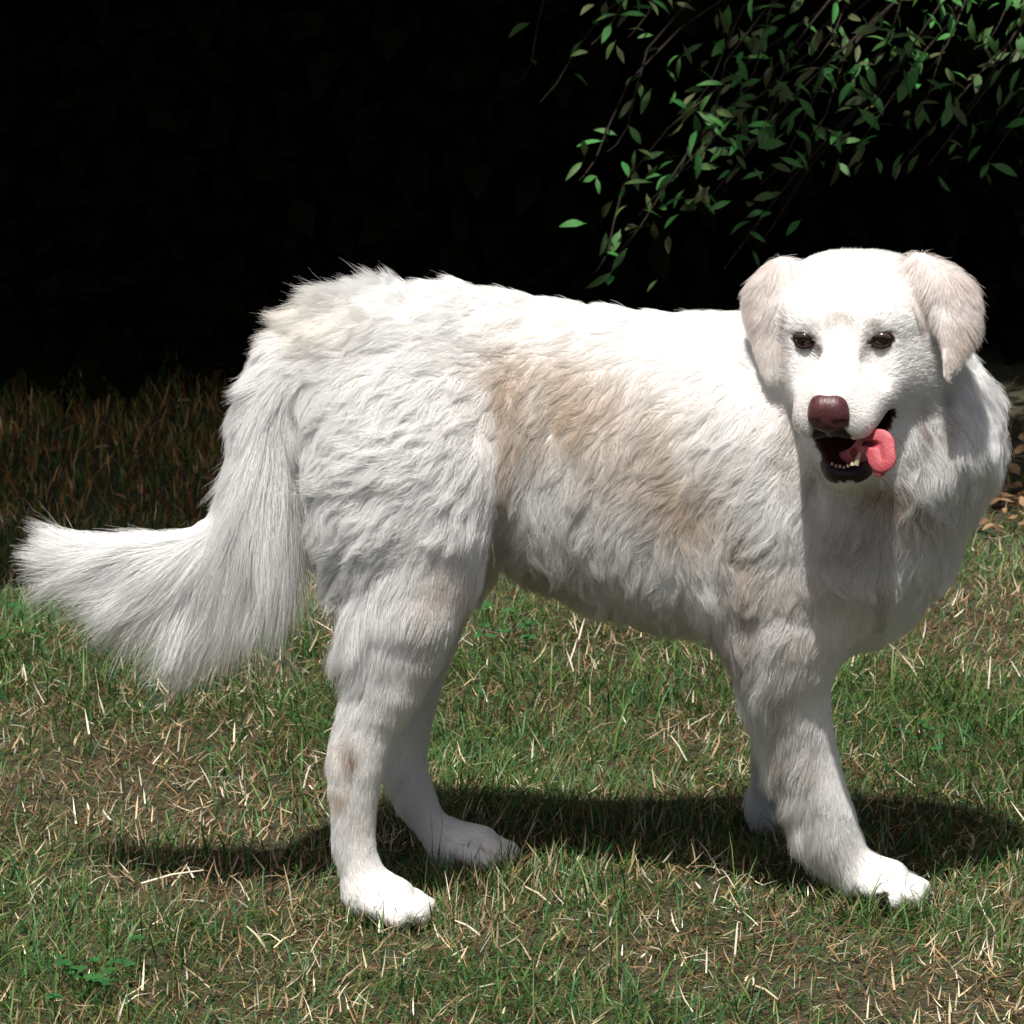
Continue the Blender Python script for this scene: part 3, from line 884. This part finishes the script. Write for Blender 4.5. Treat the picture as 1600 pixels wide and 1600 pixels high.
# ------------------------------------------------------------------ leaves
def leaf_mesh(name, L, W, fold=.25, droop=.25, seg=5, seed=0):
    """a pointed oval leaf along +X, folded on its midrib"""
    r = random.Random(seed)
    V = []; F = []
    for i in range(seg + 1):
        t = i / seg
        w = W / 2 * (math.sin(math.pi * min(t * .96 + .03, 1)) ** .8) * (1.05 - .25 * t)
        z = -droop * L * t * t
        x = L * (t - .12 * droop * t * t)
        V += [(x, -w, z + w * fold + r.uniform(-.03, .03) * W), (x, 0, z), (x, w, z + w * fold + r.uniform(-.03, .03) * W)]
    for i in range(seg):
        a = 3 * i
        F += [(a, a + 3, a + 4, a + 1), (a + 1, a + 4, a + 5, a + 2)]
    V.append((-L * .16, 0, .0)); q = len(V) - 1
    F += [(q, 0, 1), (q, 1, 2)]
    me = bpy.data.meshes.new(name); me.from_pydata(V, [], F)
    for p in me.polygons: p.use_smooth = True
    return me

def leaf_mat(name, c1, c2, rough=.38, transl=.25, spec=.3):
    m = bpy.data.materials.new(name); m.use_nodes = True
    nt = m.node_tree; nt.nodes.clear(); N = nt.nodes; Lk = nt.links
    o = N.new('ShaderNodeOutputMaterial'); oi = N.new('ShaderNodeObjectInfo'); g = N.new('ShaderNodeNewGeometry')
    tx = N.new('ShaderNodeTexNoise'); tx.inputs['Scale'].default_value = 60
    ad = N.new('ShaderNodeMath'); ad.operation = 'ADD'
    ml = N.new('ShaderNodeMath'); ml.operation = 'MULTIPLY_ADD'; ml.inputs[1].default_value = .5; ml.inputs[2].default_value = -.25
    rn = N.new('ShaderNodeMath'); rn.operation = 'ADD'
    Lk.new(oi.outputs['Random'], rn.inputs[0]); Lk.new(g.outputs['Random Per Island'], rn.inputs[1])
    fr = N.new('ShaderNodeMath'); fr.operation = 'FRACT'; Lk.new(rn.outputs[0], fr.inputs[0])
    Lk.new(tx.outputs['Fac'], ml.inputs[0]); Lk.new(ml.outputs[0], ad.inputs[0]); Lk.new(fr.outputs[0], ad.inputs[1])
    mx = N.new('ShaderNodeMix'); mx.data_type = 'RGBA'; mx.inputs['A'].default_value = (*c1, 1); mx.inputs['B'].default_value = (*c2, 1)
    Lk.new(ad.outputs[0], mx.inputs['Factor'])
    p = N.new('ShaderNodeBsdfPrincipled'); p.inputs['Roughness'].default_value = rough; p.inputs['Specular IOR Level'].default_value = spec
    t = N.new('ShaderNodeBsdfTranslucent'); ms = N.new('ShaderNodeMixShader'); ms.inputs[0].default_value = transl
    Lk.new(mx.outputs['Result'], p.inputs['Base Color']); Lk.new(mx.outputs['Result'], t.inputs['Color'])
    Lk.new(p.outputs[0], ms.inputs[1]); Lk.new(t.outputs[0], ms.inputs[2]); Lk.new(ms.outputs[0], o.inputs[0])
    return m
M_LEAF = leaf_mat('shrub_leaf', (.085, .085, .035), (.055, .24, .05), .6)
M_DARKLEAF = leaf_mat('hedge_leaf', (.004, .006, .003), (.009, .008, .004), .9, .05, 0.0)  # near-black colour stands for the deep shade under the trees
M_INNER = leaf_mat('inner_shrub_leaf', (.018, .04, .014), (.035, .07, .02), .7, .15, .05)  # darker copy of the leaf colour, inner shade painted in
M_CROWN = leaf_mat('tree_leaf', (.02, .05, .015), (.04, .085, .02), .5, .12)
M_BARK = noisy_mat('bark', (.018, .012, .008), (.06, .042, .028), 22, .9, .2, 1.0, dist=.01)
M_TWIG = noisy_mat('twig_bark', (.012, .008, .005), (.03, .02, .013), 60, .8, .2, .5)

def tube(pts, rad, ring=7):
    pts = np.asarray(pts, float); V = []; F = []
    for i, p in enumerate(pts):
        d = nrm(pts[min(i + 1, len(pts) - 1)] - pts[max(i - 1, 0)])
        u = nrm(np.cross(d, [.3, .2, .9] if abs(d[2]) < .9 else [1, 0, 0])); v = np.cross(d, u)
        for j in range(ring):
            a = 2 * math.pi * j / ring
            V.append(p + (u * math.cos(a) + v * math.sin(a)) * rad[i])
    for i in range(len(pts) - 1):
        for j in range(ring):
            F.append((i * ring + j, i * ring + (j + 1) % ring, (i + 1) * ring + (j + 1) % ring, (i + 1) * ring + j))
    return np.array(V), np.array(F)

def orient(pos, d, up, s):
    d = nrm(d); y = nrm(np.cross(up, d)); z = np.cross(d, y)
    M = Matrix(((d[0] * s, y[0] * s, z[0] * s, pos[0]), (d[1] * s, y[1] * s, z[1] * s, pos[1]), (d[2] * s, y[2] * s, z[2] * s, pos[2]), (0, 0, 0, 1)))
    return M

def leaf_cloud(P, D, U, S, W=.45):
    """many flat pointed leaves (4 verts, one quad bent) as arrays"""
    n = len(P); D = nrm(D); Y = nrm(np.cross(U, D)); Z = np.cross(D, Y)
    S = S[:, None]
    V = np.stack([P, P + D * S * .5 - Y * S * W * .5 + Z * S * .06, P + D * S - Z * S * .12, P + D * S * .5 + Y * S * W * .5 + Z * S * .06], 1).reshape(-1, 3)
    F = np.arange(4 * n).reshape(-1, 4)
    return V, F

# ------------------------------------------------------------------ the shrub whose sprays hang into the picture on the right
SB = np.array([1.7, 3.45, 0.0])
shrub = empty('shrub', (SB[0], SB[1], float(ground_z(SB[0], SB[1]))))
tag(shrub, 'leafy green shrub with drooping leaf sprays behind the dog', 'shrub')
LEAFME = [leaf_mesh('leaf', 1.0, w, f, d, 5, i) for i, (w, f, d) in enumerate(((.34, .3, .2), (.40, .2, .35), (.30, .4, .15), (.44, .15, .3), (.28, .3, .45)))]
for me in LEAFME: me.materials.append(M_LEAF)
# sprays: (px, py, Y, spread px, leaf count, brightness of exposure is left to the light)
SPRAYS = [(1110, 130, 2.45, 62, 20), (1180, 110, 2.40, 55, 18), (1200, 190, 2.35, 75, 30), (1110, 220, 2.35, 70, 28), (1230, 240, 2.40, 75, 28), (1040, 290, 2.40, 70, 22),
          (1150, 260, 2.30, 60, 20), (1000, 355, 2.45, 60, 18), (950, 395, 2.50, 45, 14), (930, 250, 2.55, 45, 10), (980, 200, 2.60, 55, 8), (960, 30, 2.55, 60, 16), (1010, 25, 2.50, 50, 12),
          (830, 100, 2.70, 40, 6), (870, 130, 2.70, 45, 5), (1300, 60, 2.55, 70, 16), (1390, 60, 2.50, 75, 20), (1480, 70, 2.50, 75, 20), (1560, 40, 2.50, 60, 14), (1380, 140, 2.45, 70, 22),
          (1450, 150, 2.45, 75, 24), (1540, 130, 2.45, 65, 18), (1480, 220, 2.40, 60, 16), (1560, 230, 2.45, 55, 12), (1430, 230, 2.40, 45, 8), (1360, 200, 2.55, 55, 10), (1150, 395, 2.60, 30, 6), (1290, 180, 2.50, 50, 10), (1590, 140, 2.40, 50, 10), (1210, 350, 2.65, 50, 5)]
leaves = 0
LEAFP = 300 / sum(int(q[4] * 1.2) for q in SPRAYS) * 1.02
LV = [np.array([v.co[:] for v in me.vertices]) for me in LEAFME]
LFc = [[tuple(p.vertices) for p in me.polygons] for me in LEAFME]
restV, restF, roff = [], [], 0
twV, twF = [], []; toff = 0
stemtop = SB + np.array([-.1, -.2, 1.15])
cl_P, cl_D, cl_U, cl_S = [], [], [], []
for si, (sx, sy, sY, sp, cnt) in enumerate(SPRAYS):
    c = pix(sx, sy, sY); ps = pxm(sY)
    # the twig comes from above right and behind, arching down to the spray
    a = c + np.array([.10 + rng.uniform(0, .12), .22, .16 + rng.uniform(0, .08)])
    tip = c + np.array([-sp * ps * .6, -.06, -sp * ps * .55])
    tpts = [SB + np.array([rng.uniform(-.2, .2), rng.uniform(-.2, .1), 1.0 + rng.uniform(-.2, .3)]), (a + SB + np.array([0, 0, 1.2])) / 2 + np.array([0, 0, .12]), a, c, tip]
    q = []
    for i in range(4):
        for t in np.linspace(0, 1, 4)[:-1]:
            p0, p1, p2, p3 = tpts[max(i - 1, 0)], tpts[i], tpts[i + 1], tpts[min(i + 2, 4)]
            q.append(.5 * (2 * p1 + (p2 - p0) * t + (2 * p0 - 5 * p1 + 4 * p2 - p3) * t * t + (3 * p1 - p0 - 3 * p2 + p3) * t ** 3))
    q.append(tpts[4])
    v, f = tube(q, np.linspace(.0045, .0008, len(q)), 5)
    link('branch', mesh_np('branch', v, f), M_TWIG, shrub)
    sd = nrm(tip - a)
    for k in range(int(cnt * 1.2)):
        t = rng.uniform(0, 1)
        along = a * (1 - t) + tip * t
        o = along + rng.normal(0, 1, 3) * np.array([sp * ps * .55, .06, sp * ps * .42])
        d = nrm(sd * .25 + rng.normal(0, .8, 3) * np.array([1, .6, .7]) + np.array([-.05, -.3, -.25]))
        up = nrm(np.array([0, -.45, .8]) + rng.normal(0, .35, 3))
        s = rng.uniform(.026, .050)
        if rng.random() < LEAFP and leaves < 300:
            me = LEAFME[int(rng.integers(0, 5))]
            lf = bpy.data.objects.new('leaf', me); COL.objects.link(lf); lf.parent = shrub
            lf.matrix_parent_inverse = Matrix.Translation(-shrub.location)
            lf.matrix_basis = orient(o, d, up, s)
            leaves += 1
        else:
            mi = int(rng.integers(0, 5)); M4 = np.array(orient(o, d, up, s))
            restV.append(LV[mi] @ M4[:3, :3].T + M4[:3, 3]); restF += [tuple(i + roff for i in q) for q in LFc[mi]]; roff += len(LV[mi])
# inner foliage of the shrub
n = 5000
q = rng.normal(0, 1, (n, 3)); q = nrm(q) * rng.uniform(.55, 1, (n, 1)) ** .5
IP = SB + np.array([0, .35, 1.0]) + q * np.array([1.5, .75, 1.0])
IP = IP[IP[:, 2] > .15]; n = len(IP)
v, f = leaf_cloud(IP, (nrm(rng.normal(0, .6, (n, 3)) + np.array([0, -.3, -.4]))),
                  nrm(np.array([0, -.4, .8]) + rng.normal(0, .4, (n, 3))), rng.uniform(.05, .09, n))
rm = bpy.data.meshes.new('spray_foliage'); rm.from_pydata(np.concatenate(restV).tolist(), [], restF)
for p in rm.polygons: p.use_smooth = True
o = link('spray_foliage', rm, M_LEAF, shrub); o['kind'] = 'stuff'
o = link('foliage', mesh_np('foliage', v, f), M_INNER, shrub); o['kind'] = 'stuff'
for k in range(5):
    an = k * 1.3; b0 = SB + np.array([.08 * math.cos(an), .08 * math.sin(an), -.02])
    v, f = tube([b0, b0 + np.array([.12 * math.cos(an), .1 * math.sin(an), .5]), b0 + np.array([.35 * math.cos(an), .3 * math.sin(an), 1.2])], [.025, .02, .01], 7)
    link('stem', mesh_np('stem', v, f), M_BARK, shrub)

# ------------------------------------------------------------------ dense hedge, leaves coloured near black to stand for the deep shade
def hedge(name, x0, x1, y, depth, hgt, label, n):
    h = empty(name, ((x0 + x1) / 2, y, 0))
    tag(h, label, 'hedge')
    P = np.stack([rng.uniform(x0, x1, n), y + rng.random(n) ** 1.5 * depth, rng.uniform(0, 1, n) ** .9 * hgt], 1)
    bulge = .2 * sinnoise(P * np.array([1, 0, 1]), .5, 71)
    P[:, 1] += bulge + .25
    D = nrm(rng.normal(0, .6, (n, 3)) + np.array([0, -.5, -.3])); U = nrm(np.array([0, -.6, .7]) + rng.normal(0, .4, (n, 3)))
    sz = rng.uniform(.06, .12, n); back = rng.random(n) < .2
    P[back, 1] = y + depth * rng.uniform(.8, 1.2, back.sum()); sz[back] *= 2.6
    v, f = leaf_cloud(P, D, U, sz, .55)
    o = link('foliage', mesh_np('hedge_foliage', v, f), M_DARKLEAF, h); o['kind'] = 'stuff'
    m_ = 9
    for k in range(m_):
        x = x0 + (x1 - x0) * (k + .5) / m_ + rng.uniform(-.3, .3)
        v, f = tube([(x, y + depth * .6, -.05), (x + .05, y + depth * .6, hgt * .5), (x - .05, y + depth * .62, hgt * .97)], [.09, .07, .03], 8)
        link('stem', mesh_np('hedge_stem', v, f), M_BARK, h)
    return h
hedge('hedge', -6, 6.5, 2.78, 1.7, 3.4, 'tall hedge behind the lawn, leaves coloured near black for the deep shade there', 200000)

# ------------------------------------------------------------------ an unseen tree, its crown shaped to shade the back of the lawn
TB = np.array([-.27, 5.0, 0.0])
tree = empty('tree', (TB[0], TB[1], float(ground_z(TB[0], TB[1]))))
tag(tree, 'unseen tree behind the hedge, crown shaped to shade the back of the lawn', 'tree')
v, f = tube([TB + np.array(p) for p in ((0, 0, -.1), (.01, 0, .12), (0, 0, .5), (.03, -.02, 1.6), (.0, -.1, 2.6), (.05, -.3, 4.2))], [.2, .15, .125, .115, .11, .09], 14)
M_DARKBARK = noisy_mat('dark_bark', (.008, .005, .004), (.03, .02, .014), 30, .95, .1, 1.0, dist=.01)
link('trunk', mesh_np('trunk', v, f), M_DARKBARK, tree)
for (dx, dy, dz) in ((-3, -3.2, 4.4), (3.2, -3.3, 4.5), (0, -4.2, 4.6), (-4.5, -.6, 5), (5, -.5, 5), (-1.6, -4.0, 4.2), (2, -4.0, 4.8)):
    st = TB + np.array([0, -.1, 2.4])
    v, f = tube([st, st + np.array([dx * .4, dy * .4, (dz - 2.4) * .6]), TB + np.array([dx, dy, dz])], [.11, .07, .02], 8)
    link('limb', mesh_np('limb', v, f), M_BARK, tree)
tanel = math.tan(SUN_EL) ; cotx = SUN_DIR[0] / SUN_DIR[2]; coty = SUN_DIR[1] / SUN_DIR[2]
n = 130000
z = rng.uniform(3.0, 5.4, n)
# where each leaf's shadow meets the ground
gx = rng.uniform(-6.5, 7.0, n); gy = rng.uniform(1.25, 8.5, n)
edge = 1.62 + .22 * np.sin(gx * 1.9 + .6) + .13 * np.sin(gx * 4.7) + np.where(gx > .3, .35, 0) 
keep = gy > edge + rng.exponential(.06, n)
# gaps cut in the crown so flecks of sun reach the shrub and lawn
gp = np.stack([gx, gy, 0 * gx], 1)
hole = (gx > -.05) & (gy < 3.1) & (sinnoise(gp, .9, 91) + .8 * sinnoise(gp, 2.6, 92) > np.where(gy > 2.15, -.6, -.1))
hole |= (gx < .3) & (gy < 3.2) & (sinnoise(gp, 1.6, 93) + .8 * sinnoise(gp, 4.5, 94) > .55)
keep &= ~hole
gx, gy, z = gx[keep], gy[keep], z[keep]; n = len(z)
P = np.stack([gx + cotx * z, gy + coty * z, z], 1)
v, f = leaf_cloud(P, nrm(rng.normal(0, .7, (n, 3)) + np.array([0, -.2, -.2])), nrm(np.array(SUN_DIR) + rng.normal(0, .5, (n, 3))), rng.uniform(.10, .19, n), .7)
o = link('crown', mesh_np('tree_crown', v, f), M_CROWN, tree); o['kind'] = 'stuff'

# ------------------------------------------------------------------ fallen leaves on the bed at the right
M_FALLEN = leaf_mat('fallen_leaf', (.16, .075, .03), (.34, .22, .12), .7, .1)
FLM = [leaf_mesh('fallen_leaf', 1.0, w, f, d, 4, 20 + i) for i, (w, f, d) in enumerate(((.5, .5, -.2), (.42, .7, .1), (.6, .3, -.3), (.45, -.4, .2)))]
for me in FLM: me.materials.append(M_FALLEN)
spots = []
for k in range(76):
    px = rng.uniform(1505, 1608); py = rng.uniform(684, 845)
    spots.append((px, py))
for k in range(16):
    spots.append((rng.uniform(40, 420), rng.uniform(620, 800)))
def ground_at(px, py):
    d = FWD * FPX + RIGHT * (px - 800.0) - UPV * (py - 800.0)
    return CAM + d * (-CAM[2] / d[2])
for i, (px, py) in enumerate(spots):
    g = ground_at(px, py)
    zz = float(ground_z(g[0], g[1])) + rng.uniform(.006, .03)
    lf = bpy.data.objects.new('fallen_leaf', FLM[i % 4]); COL.objects.link(lf)
    lf.matrix_world = orient((g[0], g[1], zz), np.array([math.cos(i * 2.4), math.sin(i * 2.4), rng.uniform(-.2, .3)]), nrm(np.array([0, 0, 1.0]) + rng.normal(0, .5, 3)), rng.uniform(.022, .042))
    if i < 76: tag(lf, 'dry brown fallen leaf in the litter below the shrub at right', 'leaf', 'fallen leaves in the bed at the right')
    else: tag(lf, 'dry fallen leaf on the dim shaded lawn above the tail', 'leaf', 'fallen leaves on the shaded lawn')

# ------------------------------------------------------------------ clover weeds and single straws lying on the lawn
M_CLOVER = leaf_mat('clover_leaf', (.025, .10, .03), (.05, .15, .04), .6, .3, .1)
CLV = leaf_mesh('clover_leaflet', 1.0, .85, .15, .15, 4, 40); CLV.materials.append(M_CLOVER)
def clover(px, py, cnt, size, label):
    g = ground_at(px, py)
    root = empty('clover_plant', (g[0], g[1], float(ground_z(g[0], g[1]))))
    tag(root, label, 'weed', 'clover plants in the lawn')
    for k in range(cnt):
        c = np.array([g[0], g[1], 0]) + np.array([rng.normal(0, .026), rng.normal(0, .045), 0])
        top = c + np.array([rng.normal(0, .008), rng.normal(0, .008), rng.uniform(.022, .036)])
        v, f = tube([c + np.array([0, 0, float(ground_z(c[0], c[1]))]), top], [.0008, .0006], 5)
        st = link('stalk', mesh_np('clover_stalk', v, f), M_CLOVER, root)
        a0 = rng.uniform(0, 6.28)
        for j in range(3):
            lf = bpy.data.objects.new('leaflet', CLV); COL.objects.link(lf); lf.parent = st
            lf.matrix_basis = orient(top, np.array([math.cos(a0 + j * 2.09), math.sin(a0 + j * 2.09), .15]), nrm(np.array([0, -.25, 1.0]) + rng.normal(0, .4, 3)), size * rng.uniform(.8, 1.2))
clover(790, 1010, 14, .0105, 'bright green clover patch under the belly beside the hind leg')
clover(150, 1560, 16, .0115, 'bright green clover patch at the lower left edge of the lawn')
clover(20, 1010, 9, .0105, 'bright green clover patch below the tip of the tail')
clover(1440, 1180, 8, .009, 'small green clover patch right of the front leg')
STRAWS = [(735, 968, 25, 40, 'pale straw lying on the grass just in front of the belly clover'), (820, 915, 60, 50, 'straw leaning under the belly edge near the flank'),
          (845, 925, 140, 60, 'long straw lying under the middle of the belly'), (40, 1080, 100, 40, 'upright pale straw at the left edge below the tail'),
          (180, 1335, 95, 60, 'pale upright straw left of the tail shadow'), (270, 1390, 8, 90, 'bent pale straw lying in front of the tail shadow'),
          (840, 1425, 145, 45, 'short thick pale straw between the hind and front paws'), (730, 1472, 150, 40, 'straw lying below the near hind paw'),
          (1110, 1035, 95, 45, 'upright straw just left of the front leg top'), (1060, 1195, 120, 50, 'slanting straw left of the front leg middle'),
          (1420, 1070, 125, 45, 'thick slanting straw right of the front leg'), (1545, 1090, 85, 60, 'tall straw near the right edge of the lawn'),
          (1195, 1570, 150, 40, 'pale straw lying at the bottom of the picture'), (1150, 1505, 85, 50, 'upright straw in the foreground below the front leg'),
          (400, 1490, 130, 40, 'straw lying in the foreground left of centre'), (480, 1240, 75, 40, 'forked straw just behind the hind leg')]
for i, (px, py, an, ln, lab) in enumerate(STRAWS):
    g = ground_at(px, py); gz = float(ground_z(g[0], g[1]))
    a = R(an); Lm = ln * .00085
    d = np.array([math.cos(a), .35 * math.sin(a), abs(math.sin(a)) * .75 + .1])
    b0 = np.array([g[0], g[1], gz + .022]) - d * Lm * .5
    b0[2] = max(b0[2], gz + .012)
    p1 = b0 + d * Lm * .5 + np.array([0, 0, .003]); p2 = b0 + d * Lm
    v, f = tube([b0, (b0 + p1) / 2, p1, p2], [.0014, .0015, .0014, .0008], 6)
    tag(link('straw', mesh_np('straw', v, f, col=np.tile(DRY[(i % 2) * 3 + 1 if i % 2 == 0 else 4], (len(v), 1))), M_STRAW), lab, 'straw', 'single straws lying on the lawn')
